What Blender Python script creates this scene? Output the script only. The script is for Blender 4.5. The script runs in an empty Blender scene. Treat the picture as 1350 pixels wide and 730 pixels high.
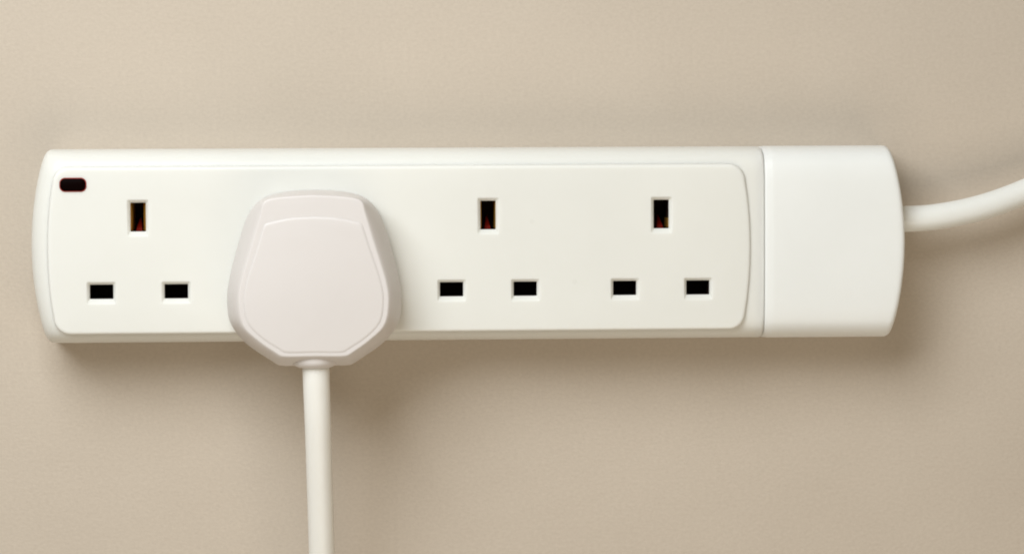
import bpy, bmesh, math
from mathutils import Vector, Matrix, Euler

# ------------------------------------------------------------------ camera, light, exposure
MM = 0.001
scene = bpy.context.scene
COL = scene.collection

cam_data = bpy.data.cameras.new("camera")
cam = bpy.data.objects.new("camera", cam_data)
COL.objects.link(cam)
cam_data.sensor_fit = 'HORIZONTAL'
cam_data.sensor_width = 36.0
cam_data.lens = 36.0 * 3615.1 / 1350.0
cam_data.clip_start = 0.01
cam_data.clip_end = 20.0
cam.location = (-12.56 * MM, 30.35 * MM, 850 * MM)
cam.rotation_euler = Euler((-0.0482, -0.0558, -0.0044), 'XYZ')
scene.camera = cam

world = bpy.data.worlds.new("World")
scene.world = world
world.use_nodes = True
world.node_tree.nodes["Background"].inputs[0].default_value = (1.0, 0.83, 0.56, 1)
world.node_tree.nodes["Background"].inputs[1].default_value = 0.185

def area_lamp(name, loc, target, sx, sy, power, color):
    d = bpy.data.lights.new(name, 'AREA')
    d.shape = 'RECTANGLE'
    d.size, d.size_y, d.energy, d.color = sx, sy, power, color
    o = bpy.data.objects.new(name, d)
    COL.objects.link(o)
    o.location = loc
    o.rotation_euler = (Vector(target) - Vector(loc)).to_track_quat('-Z', 'Y').to_euler()
    return o

area_lamp("softbox_key", (-0.26, 0.42, 0.58), (-0.01, -0.02, 0.0), 0.52, 0.44, 6.5, (0.90, 0.955, 1.0))
area_lamp("softbox_fill", (0.14, -0.42, 0.58), (0.02, 0.0, 0.0), 0.62, 0.36, 1.6, (1.0, 0.91, 0.80))

vs = scene.view_settings
vs.view_transform = 'Standard'
vs.look = 'None'
vs.gamma = 1.0
vs.exposure = 0.0
vs.use_curve_mapping = False
scene.cycles.filter_width = 1.9
scene.cycles.max_bounces = 8

# ------------------------------------------------------------------ materials
def new_mat(name):
    m = bpy.data.materials.new(name)
    m.use_nodes = True
    return m, m.node_tree.nodes, m.node_tree.links, m.node_tree.nodes["Principled BSDF"]

def tex_coord(N, L, scale):
    tc = N.new("ShaderNodeTexCoord")
    mp = N.new("ShaderNodeMapping")
    mp.inputs["Scale"].default_value = scale
    L.new(tc.outputs["Object"], mp.inputs["Vector"])
    return mp.outputs["Vector"]

def noise(N, L, vec, scale, detail=3.0, rough=0.55):
    n = N.new("ShaderNodeTexNoise")
    n.inputs["Scale"].default_value = scale
    n.inputs["Detail"].default_value = detail
    n.inputs["Roughness"].default_value = rough
    L.new(vec, n.inputs["Vector"])
    return n.outputs["Fac"]

def ramp(N, L, fac, stops):
    r = N.new("ShaderNodeValToRGB")
    el = r.color_ramp.elements
    while len(el) < len(stops):
        el.new(0.5)
    for e, (p, c) in zip(el, stops):
        e.position = p
        e.color = (*c, 1)
    L.new(fac, r.inputs["Fac"])
    return r.outputs["Color"]

def bump(N, L, height, strength, dist, prev=None):
    b = N.new("ShaderNodeBump")
    b.inputs["Strength"].default_value = strength
    b.inputs["Distance"].default_value = dist
    L.new(height, b.inputs["Height"])
    if prev is not None:
        L.new(prev, b.inputs["Normal"])
    return b.outputs["Normal"]

def plastic(name, col, rough=0.42, spec=0.4, speck=True, sss=0.7, sss_scale=0.0022):
    m, N, L, P = new_mat(name)
    v = tex_coord(N, L, (1, 1, 1))
    c2 = tuple(c * 0.965 for c in col)
    base = ramp(N, L, noise(N, L, v, 22, 4), [(0.3, c2), (0.7, col)])
    if speck:                       # tiny scattered dirt specks
        vo = N.new("ShaderNodeTexVoronoi")
        vo.inputs["Scale"].default_value = 75
        L.new(v, vo.inputs["Vector"])
        dot = ramp(N, L, vo.outputs["Distance"], [(0.0, (1, 1, 1)), (0.045, (1, 1, 1)), (0.07, (0, 0, 0))])
        sel = N.new("ShaderNodeMath"); sel.operation = 'GREATER_THAN'
        sel.inputs[1].default_value = 0.86
        sep = N.new("ShaderNodeSeparateColor")
        L.new(vo.outputs["Color"], sep.inputs[0])
        L.new(sep.outputs[0], sel.inputs[0])
        mul = N.new("ShaderNodeMath"); mul.operation = 'MULTIPLY'
        L.new(dot, mul.inputs[0]); L.new(sel.outputs[0], mul.inputs[1])
        fac = N.new("ShaderNodeMath"); fac.operation = 'MULTIPLY'
        fac.inputs[1].default_value = 0.05
        L.new(mul.outputs[0], fac.inputs[0])
        mx = N.new("ShaderNodeMix"); mx.data_type = 'RGBA'
        L.new(fac.outputs[0], mx.inputs[0])
        L.new(base, mx.inputs[6])
        mx.inputs[7].default_value = (0.3, 0.26, 0.2, 1)
        base = mx.outputs[2]
    L.new(base, P.inputs["Base Color"])
    rr = N.new("ShaderNodeMapRange")
    rr.inputs["To Min"].default_value = rough - 0.05
    rr.inputs["To Max"].default_value = rough + 0.07
    L.new(noise(N, L, v, 60, 3), rr.inputs["Value"])
    L.new(rr.outputs[0], P.inputs["Roughness"])
    P.inputs["Specular IOR Level"].default_value = spec
    P.inputs["Subsurface Weight"].default_value = sss
    P.inputs["Subsurface Radius"].default_value = (1.0, 1.0, 1.0)
    P.inputs["Subsurface Scale"].default_value = sss_scale
    n1 = bump(N, L, noise(N, L, v, 2600, 2), 0.08, 0.0002)
    n2 = bump(N, L, noise(N, L, v, 30, 2), 0.05, 0.002, n1)
    L.new(n2, P.inputs["Normal"])
    return m

M_CREAM = plastic("cream_white_plastic", (0.812, 0.802, 0.748), 0.40)
M_CAP = plastic("cap_white_plastic", (0.86, 0.862, 0.83), 0.42)
M_PLUG = plastic("pinkish_white_plastic", (0.738, 0.692, 0.66), 0.42, sss=0.2, sss_scale=0.001)
M_CABLE = plastic("white_cable_sheath", (0.86, 0.855, 0.81), 0.38, speck=False)
M_PLUGCABLE = plastic("ivory_cable_sheath", (0.86, 0.84, 0.785), 0.38, speck=False)

def simple(name, col, rough, metal=0.0, spec=0.5):
    m, N, L, P = new_mat(name)
    v = tex_coord(N, L, (1, 1, 1))
    base = ramp(N, L, noise(N, L, v, 900, 2), [(0.3, tuple(c * 0.85 for c in col)), (0.7, col)])
    L.new(base, P.inputs["Base Color"])
    P.inputs["Roughness"].default_value = rough
    P.inputs["Metallic"].default_value = metal
    P.inputs["Specular IOR Level"].default_value = spec
    return m

M_DARK = simple("dark_slot_plastic", (0.028, 0.012, 0.009), 0.6, spec=0.15)
M_BRASS = simple("brass", (0.72, 0.42, 0.08), 0.5, 1.0)
M_REDTAB = simple("red_shutter_plastic", (0.15, 0.006, 0.002), 0.5, spec=0.15)
M_LENS = simple("dark_red_lens", (0.0035, 0.0006, 0.0005), 0.5, spec=0.02)
M_EDGELIGHT_PAINT = simple("red_painted_edge_light", (0.34, 0.022, 0.014), 0.4)  # red colour stands in for light passing through the lens edge

def paper():
    m, N, L, P = new_mat("beige_paper")
    v = tex_coord(N, L, (1, 1, 1))
    fibres = tex_coord(N, L, (0.8, 1.1, 1))
    c1 = ramp(N, L, noise(N, L, v, 16, 5, 0.6), [(0.3, (0.570, 0.490, 0.398)), (0.7, (0.598, 0.516, 0.421))])
    g = ramp(N, L, noise(N, L, fibres, 1000, 4, 0.7), [(0.28, (0.895, 0.89, 0.885)), (0.72, (1.0, 1.0, 1.0))])
    mx = N.new("ShaderNodeMix"); mx.data_type = 'RGBA'; mx.blend_type = 'MULTIPLY'
    mx.inputs[0].default_value = 1.0
    L.new(c1, mx.inputs[6]); L.new(g, mx.inputs[7])
    L.new(mx.outputs[2], P.inputs["Base Color"])
    P.inputs["Roughness"].default_value = 0.85
    P.inputs["Specular IOR Level"].default_value = 0.2
    waves = tex_coord(N, L, (0.45, 1.0, 1))
    n1 = bump(N, L, noise(N, L, fibres, 900, 4, 0.6), 0.24, 0.0004)
    n2 = bump(N, L, noise(N, L, waves, 26, 3, 0.5), 0.14, 0.004, n1)
    L.new(n2, P.inputs["Normal"])
    return m
M_PAPER = paper()

# ------------------------------------------------------------------ mesh helpers (all shapes in millimetres)
def link_mesh(name, verts, faces, mat, parent=None, angle=32.0, smooth=True):
    me = bpy.data.meshes.new(name)
    me.from_pydata([(x * MM, y * MM, z * MM) for x, y, z in verts], [], faces)
    bm = bmesh.new(); bm.from_mesh(me)
    bmesh.ops.recalc_face_normals(bm, faces=bm.faces)
    bm.to_mesh(me); bm.free()
    me.materials.append(mat)
    if smooth:
        me.polygons.foreach_set("use_smooth", [True] * len(me.polygons))
        me.set_sharp_from_angle(angle=math.radians(angle))
    o = bpy.data.objects.new(name, me)
    COL.objects.link(o)
    if parent is not None:
        o.parent = parent
    return o

class Mesh:
    def __init__(s):
        s.v, s.f = [], []
    def ring(s, pts):
        i = len(s.v); s.v += [tuple(p) for p in pts]
        return list(range(i, i + len(pts)))
    def bridge(s, a, b):
        n = len(a)
        for k in range(n):
            s.f.append((a[k], a[(k + 1) % n], b[(k + 1) % n], b[k]))
    def loft(s, rings, cap0=True, cap1=True):
        ids = [s.ring(r) for r in rings]
        for a, b in zip(ids, ids[1:]):
            s.bridge(a, b)
        if cap0: s.f.append(tuple(reversed(ids[0])))
        if cap1: s.f.append(tuple(ids[-1]))
        return ids
    def box(s, x0, x1, y0, y1, z0, z1):
        s.loft([[(x0, y0, z0), (x1, y0, z0), (x1, y1, z0), (x0, y1, z0)],
                [(x0, y0, z1), (x1, y0, z1), (x1, y1, z1), (x0, y1, z1)]])
    def build(s, name, mat, parent=None, angle=32.0, smooth=True):
        return link_mesh(name, s.v, s.f, mat, parent, angle, smooth)

def catmull(pts, per, closed=False):
    """centripetal-like smooth curve through 2D/3D points"""
    P = [Vector(p) for p in pts]
    n = len(P); out = []
    segs = n if closed else n - 1
    for i in range(segs):
        p1, p2 = P[i], P[(i + 1) % n]
        p0 = P[i - 1] if (closed or i > 0) else p1 + (p1 - p2)
        p3 = P[(i + 2) % n] if (closed or i + 2 < n) else p2 + (p2 - p1)
        d0, d1, d2 = (max((b - a).length, 1e-6) ** 0.5 for a, b in ((p0, p1), (p1, p2), (p2, p3)))
        m1 = (p1 - p0) / d0 - (p2 - p0) / (d0 + d1) + (p2 - p1) / d1
        m2 = (p2 - p1) / d1 - (p3 - p1) / (d1 + d2) + (p3 - p2) / d2
        m1 *= d1; m2 *= d1
        for k in range(per):
            t = k / per
            t2, t3 = t * t, t * t * t
            out.append(p1 * (2*t3 - 3*t2 + 1) + m1 * (t3 - 2*t2 + t) + p2 * (-2*t3 + 3*t2) + m2 * (t3 - t2))
    if not closed:
        out.append(P[-1])
    return out

def fillet_poly(corners, seg=8):
    """closed polygon of (x, y, radius) corners, each rounded with seg+1 points"""
    out = []
    n = len(corners)
    for i, (x, y, r) in enumerate(corners):
        p = Vector((x, y))
        if r <= 0:
            out.append(p); continue
        a = (Vector(corners[i - 1][:2]) - p).normalized()
        b = (Vector(corners[(i + 1) % n][:2]) - p).normalized()
        half = a.angle(b) / 2
        d = r / math.tan(half)
        c = p + (a + b).normalized() * (r / math.sin(half))
        s, e = p + a * d - c, p + b * d - c
        ang = s.angle_signed(e)
        for k in range(seg + 1):
            th = -ang * k / seg
            out.append(c + Vector((s.x * math.cos(th) - s.y * math.sin(th), s.x * math.sin(th) + s.y * math.cos(th))))
    return out

def tube(name, pts, radius, mat, parent, sides=32, per=14):
    path = catmull(pts, per)
    m = Mesh(); rings = []
    n = len(path)
    for i, p in enumerate(path):
        t = (path[min(i + 1, n - 1)] - path[max(i - 1, 0)]).normalized()
        u = t.cross(Vector((0, 0, 1))).normalized()
        w = u.cross(t).normalized()
        r = radius(i / (n - 1)) if callable(radius) else radius
        rings.append([p + (u * math.cos(2*math.pi*k/sides) + w * math.sin(2*math.pi*k/sides)) * r for k in range(sides)])
    m.loft(rings)
    return m.build(name, mat, parent, angle=50)

def thing(name, label, cat):
    o = bpy.data.objects.new(name, None)
    o.empty_display_size = 0.02
    COL.objects.link(o)
    o["label"], o["category"] = label, cat
    return o

# ------------------------------------------------------------------ the surface
def make_surface():
    n, half = 24, 800.0
    m = Mesh()
    for j in range(n + 1):
        for i in range(n + 1):
            m.v.append((-half + 2*half*i/n, -half + 2*half*j/n, 0.0))
    for j in range(n):
        for i in range(n):
            a = j*(n+1)+i
            m.f.append((a, a+1, a+n+2, a+n+1))
    o = m.build("table_surface", M_PAPER)
    o["kind"] = "structure"
    o["label"] = "matt beige paper surface under the extension lead"
make_surface()

# ------------------------------------------------------------------ extension lead
HY, PITCH, ZP = 29.3, 52.33, 27.0
lead = thing("extension_lead", "cream white four-gang extension lead with its power cable leaving the right end", "extension lead")

BODY_PROFILE = [(28.4, 0.0), (29.0, 1.2), (29.25, 5), (29.3, 10), (29.15, 16), (28.55, 20), (27.5, 22.6),
                (25.9, 24.3), (23.5, 25.3), (19, 25.8), (10, 26.0), (0, 26.05)]
CAP_PROFILE = [(28.3, 0.0), (29.0, 1.2), (29.3, 5), (29.4, 10), (29.25, 16), (28.6, 20), (27.2, 23.0),
               (24.9, 25.0), (21.5, 26.1), (16, 26.7), (8, 27.0), (0, 27.1)]

def section(profile, iy=0.0, iz=0.0, hollow=False):
    half = catmull(profile, 5)
    pts = [(p.x, p.y) for p in half]
    full = pts + [(-y, z) for y, z in reversed(pts[:-1])]
    H = profile[-1][1]
    if hollow:                                     # open tray under the face plate
        full = [(y, 10.0 if abs(y) < 22.0 else z) for y, z in full]
    return [(y * (1 - iy / HY), z * (1 - iz / H)) for y, z in full]

def sweep(profile, stations, draft=0.0):
    """stations: (x, sag, inset y, inset z); sag bows the section outwards at its middle"""
    rings = []
    for x, sag, iy, iz, *hollow in stations:
        rings.append([(x + sag * (1 - (y / HY) ** 2) + (draft * (1 - z / 27) if x > 140 else 0), y, z) for y, z in section(profile, iy, iz, bool(hollow))])
    return rings

def circ(e, r):
    return r - math.sqrt(max(r*r - (r - e)**2, 0)) if e < r else 0.0

# casing: bowed left end with a rounded sloping shoulder, straight seam at the right
st = []
for e in (0, 0.12, 0.4, 0.9, 1.6, 2.4, 3.2, 4.2, 5.4, 7.0):
    st.append((-106.6 + e, -4.4, circ(e, 1.3), circ(e, 7.0) * 1.0 if e < 7 else 0.0))
st += [(-98.2, -4.0, 0, 0), (-98.0, -4.0, 0, 0, True), (-60, -2.0, 0, 0, True), (-20, 0, 0, 0, True), (60, 0, 0, 0, True), (100.0, 0, 0, 0, True), (100.2, 0, 0, 0), (108.9, 0, 0, 0), (109.5, 0, 0.05, 0.05), (109.75, 0, 0.22, 0.22)]
casing = Mesh()
casing.loft(sweep(BODY_PROFILE, st))
casing.loft(sweep(BODY_PROFILE, [(108.0, 0, 0.75, 0.75), (112.5, 0, 0.75, 0.75)]))       # tongue that slides into the end cap
casing.build("casing", M_CREAM, lead, angle=40)

# end cap with lip along the seam and a bowed, tightly rounded right end
st = [(110.05, 0, 0.55, 0.55), (110.2, 0, 0.26, 0.26), (110.7, 0, 0.13, 0.14), (111.9, 0, 0.1, 0.1), (112.2, 0, 0.01, 0.02), (112.8, 0, 0, 0), (125, 0.6, 0, 0), (138, 2.2, 0, 0)]
for e in (3.2, 2.4, 1.6, 0.9, 0.45, 0.15, 0.0):
    st.append((148.3 - e, 4.4, circ(e, 1.3), circ(e, 1.3)))
cap = Mesh()
cap.loft(sweep(CAP_PROFILE, st, 2.6))
cap.build("end_cap", M_CAP, lead, angle=40)

# face plate with real slot openings
def plate_outline(ins):
    x0, x1, y0, y1, sag = -105.6 + ins, 105.7 - ins, -26.0 + ins, 24.1 - ins, 2.4
    yc, hh = (y0 + y1) / 2, (y1 - y0) / 2
    L = []
    ys = [0.62, 0.4, 0.2, 0, -0.2, -0.4, -0.62]
    L.append((x0 + sag, y1, 5.0 - ins * 0.8))
    L += [(x0 + sag * t * t, yc + hh * t, 0) for t in ys]
    L.append((x0 + sag, y0, 5.0 - ins * 0.8))
    L.append((x1 - sag, y0, 5.0 - ins * 0.8))
    L += [(x1 - sag * t * t, yc + hh * t, 0) for t in reversed(ys)]
    L.append((x1 - sag, y1, 5.0 - ins * 0.8))
    return fillet_poly(L, 9)

plate = Mesh()
rings = []
for ins, z in ((-0.15, 21.5), (0.0, 25.6), (0.06, 26.1), (0.22, 26.55), (0.5, 26.85), (0.85, 26.97), (1.15, ZP)):
    rings.append([(p.x, p.y, z) for p in plate_outline(ins)])
ids = plate.loft(rings, cap0=False, cap1=False)
top_loop = ids[-1]
loops = [top_loop]
slots = []
def slot(cx, cy, w, h, bev, bot, kind):
    """bevelled rectangular opening: outer rim on the face, chamfer, short straight wall"""
    def rect(x0, x1, y0, y1, z, r):
        return [(p.x, p.y, z) for p in fillet_poly([(x0, y0, r), (x1, y0, r), (x1, y1, r), (x0, y1, r)], 3)]
    x0, x1, y0, y1 = cx - w/2, cx + w/2, cy - h/2, cy + h/2
    a = plate.ring(rect(x0 - bev, x1 + bev, y0 - bot, y1 + bev, ZP, 0.45))
    b = plate.ring(rect(x0 - bev*0.25, x1 + bev*0.25, y0 - bot*0.2, y1 + bev*0.2, ZP - 0.75, 0.32))
    c = plate.ring(rect(x0, x1, y0, y1, ZP - 1.15, 0.25))
    d = plate.ring(rect(x0, x1, y0, y1, ZP - 2.0, 0.25))
    plate.bridge(a, b); plate.bridge(b, c); plate.bridge(c, d)
    loops.append(a)
    slots.append((cx, cy, w, h, kind))
CENTRES = [(k - 1.5) * PITCH for k in range(4)]
for cx in CENTRES:
    slot(cx, 9.0, 4.6, 8.6, 0.95, 1.45, 'earth')
    slot(cx - 11.11, -13.23, 7.0, 4.3, 0.85, 1.5, 'live')
    slot(cx + 11.11, -13.23, 7.0, 4.3, 0.85, 1.5, 'neutral')
bm = bmesh.new()                                   # fill the face between the rim and the openings
vm = {}
edges = []
for lp in loops:
    vv = []
    for i in lp:
        vm[i] = bm.verts.new(plate.v[i]); vv.append(vm[i])
    for k in range(len(vv)):
        edges.append(bm.edges.new((vv[k], vv[(k + 1) % len(vv)])))
inv = {v: i for i, v in vm.items()}
bmesh.ops.triangle_fill(bm, use_beauty=True, edges=edges, normal=(0, 0, 1))
for f in bm.faces:
    plate.f.append(tuple(inv[v] for v in f.verts))
bm.free()
face_plate = plate.build("face_plate", M_CREAM, lead, angle=22)

# what lies inside each opening
def liner(cx, cy, w, h, kind):
    m = Mesh()
    x0, x1, y0, y1 = cx - w/2 - 0.02, cx + w/2 + 0.02, cy - h/2 - 0.02, cy + h/2 + 0.02
    t, zb, zt = 0.5, 12.0, ZP - 1.95
    r = lambda a, z: [(x0 - a, y0 - a, z), (x1 + a, y0 - a, z), (x1 + a, y1 + a, z), (x0 - a, y1 + a, z)]
    m.loft([r(0, zb + t), r(0, zt), r(t, zt), r(t, zb)])
    m.build(kind + "_slot_liner", M_DARK, face_plate, smooth=False)
for s in slots:
    liner(*s)
for k, cx in enumerate(CENTRES):
    if k == 1:
        continue                                    # filled by the plug's pins
    for sx, th in ((-1, (0.50, 0, 0.42, 0.16)[k]), (1, (0.75, 0, 0.22, 0.30)[k])):
        m = Mesh()                                  # springy brass blade along the side of the earth slot
        xe = cx + sx * 2.29
        xi = cx + sx * (2.29 - th)
        y0, y1 = 9 - 4.0, 9 + (4.15 if not (k == 3 and sx == 1) else -1.2)
        a = [(xe, y0, 15), (xi, y0, 15), (xi, y1, 15), (xe, y1, 15)]
        b = [(xe, y0, 24.0), (xi, y0, 24.0), (xi, y1, 24.0), (xe, y1, 24.0)]
        c = [(xe, y0, 24.75), (xe - sx*0.12, y0, 24.75), (xe - sx*0.12, y1, 24.75), (xe, y1, 24.75)]
        m.loft([a, b, c])
        m.build("brass_contact", M_BRASS, face_plate, smooth=False)
    m = Mesh()                                      # red shutter ramp at the foot of the earth slot
    yb = 9 - 4.28
    m.loft([[(cx - 0.95, yb, 14), (cx + 0.95, yb, 14), (cx + 0.95, yb, 22.6), (cx - 0.95, yb, 22.6)],
            [(cx - 0.85, yb + 0.9, 14), (cx + 0.85, yb + 0.9, 14), (cx + 0.75, yb + 0.9, 21.8), (cx - 0.75, yb + 0.9, 21.8)],
            [(cx - 0.15, yb + 4.0, 14), (cx + 0.15, yb + 4.0, 14), (cx + 0.12, yb + 4.0, 16), (cx - 0.12, yb + 4.0, 16)]])
    m.build("shutter", M_REDTAB, face_plate, smooth=False)

# neon indicator: dark red lens, added red ring paints light in its thin edge
def pill(cx, cy, hx, hy, z):
    return [(p.x, p.y, z) for p in fillet_poly([(cx - hx, cy - hy, hy * 0.8), (cx + hx, cy - hy, hy * 0.8), (cx + hx, cy + hy, hy * 0.8), (cx - hx, cy + hy, hy * 0.8)], 8)]
NX, NY = -97.6, 18.75
m = Mesh()
m.loft([pill(NX, NY, 4.0, 2.1, ZP - 0.2), pill(NX, NY, 4.0, 2.1, ZP + 0.18), pill(NX, NY, 3.85, 1.95, ZP + 0.3), pill(NX, NY, 3.6, 1.7, ZP + 0.3)])
rim = m.build("lens_edge_painted_light", M_EDGELIGHT_PAINT, lead)
m = Mesh()
m.loft([pill(NX, NY, 3.78, 1.86, ZP), pill(NX, NY, 3.78, 1.86, ZP + 0.32), pill(NX, NY, 3.45, 1.52, ZP + 0.5), pill(NX, NY, 2.6, 0.8, ZP + 0.66)])
lens = m.build("indicator_lens", M_LENS, rim, angle=60)
lens["label"] = "dark red unlit neon lens in the top left corner"

# power cable out of the cap
tube("power_cable", [(146, 6.7, 15.5), (155, 6.8, 15.5), (164, 7.3, 15.2), (178, 9.9, 14.4), (193, 14.9, 13.0),
                     (212, 23.7, 10.6), (236, 38, 7.2), (268, 60, 4.3), (310, 86, 4.0), (360, 108, 4.0)], 4.0, M_CABLE, lead)

# ------------------------------------------------------------------ plug in the second socket
plug = thing("plug", "pinkish white mains plug pushed into the second socket, cable hanging straight down", "plug")
plug.location = (CENTRES[1] * MM + 0.0002, 0, 0)
LO = [(0, 16.9), (7.5, 16.5), (14.2, 14.9), (17.4, 12.6), (19.7, 9.2), (22.6, 0.8), (25.4, -10.5), (25.9, -16), (25.0, -22.2), (20.8, -28.1), (11.6, -34.6), (10.4, -35.1), (0, -35.15)]
HI = [(0, 15.65), (7.5, 15.25), (13.0, 14.45), (14.4, 13.5), (15.3, 10.4), (17.9, 1.5), (21.3, -10.1), (21.9, -15.5), (20.6, -22.4), (16.0, -27.0), (10.3, -31.0), (9.3, -31.4), (0, -31.45)]
def plug_outline(t, grow=0.0):
    pts = [(a[0] + (b[0]-a[0])*t, a[1] + (b[1]-a[1])*t) for a, b in zip(LO, HI)]
    half = catmull(pts[:11], 6)[:-1] + catmull(pts[10:], 4)
    full = [(p.x, p.y) for p in half] + [(-p.x, p.y) for p in reversed(half[1:-1])]
    if grow:
        n = len(full); out = []
        for i in range(n):
            a, b = Vector(full[i-1]), Vector(full[(i+1) % n])
            t_ = (b - a).normalized(); nn = Vector((-t_.y, t_.x))
            out.append((full[i][0] + nn.x * grow, full[i][1] + nn.y * grow))
        return out
    return full
def pr(t, z, grow=0.0):
    return [(x, y, z) for x, y in plug_outline(t, grow)]
ZT = 48.0
m = Mesh()
m.loft([pr(0.18, ZP + 0.05), pr(0.04, ZP + 0.7), pr(0.0, ZP + 1.6), pr(0.0, 34), pr(0.06, 36.0), pr(0.22, 39.6), pr(0.46, 43.2), pr(0.68, 45.6), pr(0.86, 47.1), pr(0.96, 47.65), pr(1.0, 47.88, -0.08), pr(1.0, 47.97, -0.25), pr(1.0, ZT, -0.5)])
body = m.build("plug_body", M_PLUG, plug, angle=24)

# slightly raised front cover with an arched top edge
def cover(grow, z, dy=0.0):
    pts = [(0, 9.3), (7, 8.85), (13.6, 7.45), (14.25, 6.9), (16.3, 0.4), (19.7, -10.3), (20.3, -15.4), (19.2, -21.5), (15.1, -25.9), (9.5, -29.6), (8.6, -30.1), (0, -30.15)]
    half = catmull(pts[:3], 8)[:-1] + catmull(pts[2:4], 3)[:-1] + catmull(pts[3:10], 6)[:-1] + catmull(pts[9:], 4)
    full = [(p.x, p.y) for p in half] + [(-p.x, p.y) for p in reversed(half[1:-1])]
    n = len(full); out = []
    for i in range(n):
        a, b = Vector(full[i-1]), Vector(full[(i+1) % n])
        t_ = (b - a).normalized(); nn = Vector((-t_.y, t_.x))
        out.append((full[i][0] + nn.x * grow, full[i][1] + nn.y * grow, z))
    return out
m = Mesh()
m.loft([cover(-1.5, ZT - 12), cover(0.2, ZT - 9), cover(0.2, ZT - 0.03), cover(-0.25, ZT + 0.24), cover(-0.6, ZT + 0.30)])
m.build("front_cover", M_PLUG, plug, angle=24)

# rounded cable grip on the sloping foot of the plug
m = Mesh(); rings = []
ZC = 40.0
for y, r in ((-28, 6.3), (-31, 6.6), (-33.2, 6.75), (-34.1, 6.45), (-34.8, 5.7), (-35.2, 4.8), (-35.35, 4.05)):
    rings.append([(r * math.cos(2*math.pi*k/40), y, ZC + r * 0.97 * math.sin(2*math.pi*k/40)) for k in range(40)])
m.loft(rings)
m.build("cable_grip", M_PLUG, plug, angle=60)
tube("plug_cable", [(0.25, -33, 40), (0.42, -40, 40), (0.7, -50, 39), (0.94, -62, 36.5), (1.23, -77, 33), (1.48, -92, 29.5), (1.8, -110, 24.5),
                    (2.2, -135, 17), (2.5, -165, 8.5), (2.5, -195, 4.0), (2.2, -225, 3.75), (0, -280, 3.75)], lambda t: 4.02 - 0.12 * min(t * 4, 1), M_PLUGCABLE, plug)
for name, cx, cy, hx, hy, ln in (("earth_pin", 0, 9.0, 2.0, 4.0, 13.5), ("live_pin", -11.11, -13.23, 3.17, 1.97, 13), ("neutral_pin", 11.11, -13.23, 3.17, 1.97, 13)):
    m = Mesh()
    q = lambda s, z: [(cx - hx*s - 0.2, cy - hy*s, z), (cx + hx*s - 0.2, cy - hy*s, z), (cx + hx*s - 0.2, cy + hy*s, z), (cx - hx*s - 0.2, cy + hy*s, z)]
    m.loft([q(0.75, ZP - ln), q(1, ZP - ln + 1), q(1, ZP + 0.6)])
    m.build(name, M_BRASS, plug, smooth=False)
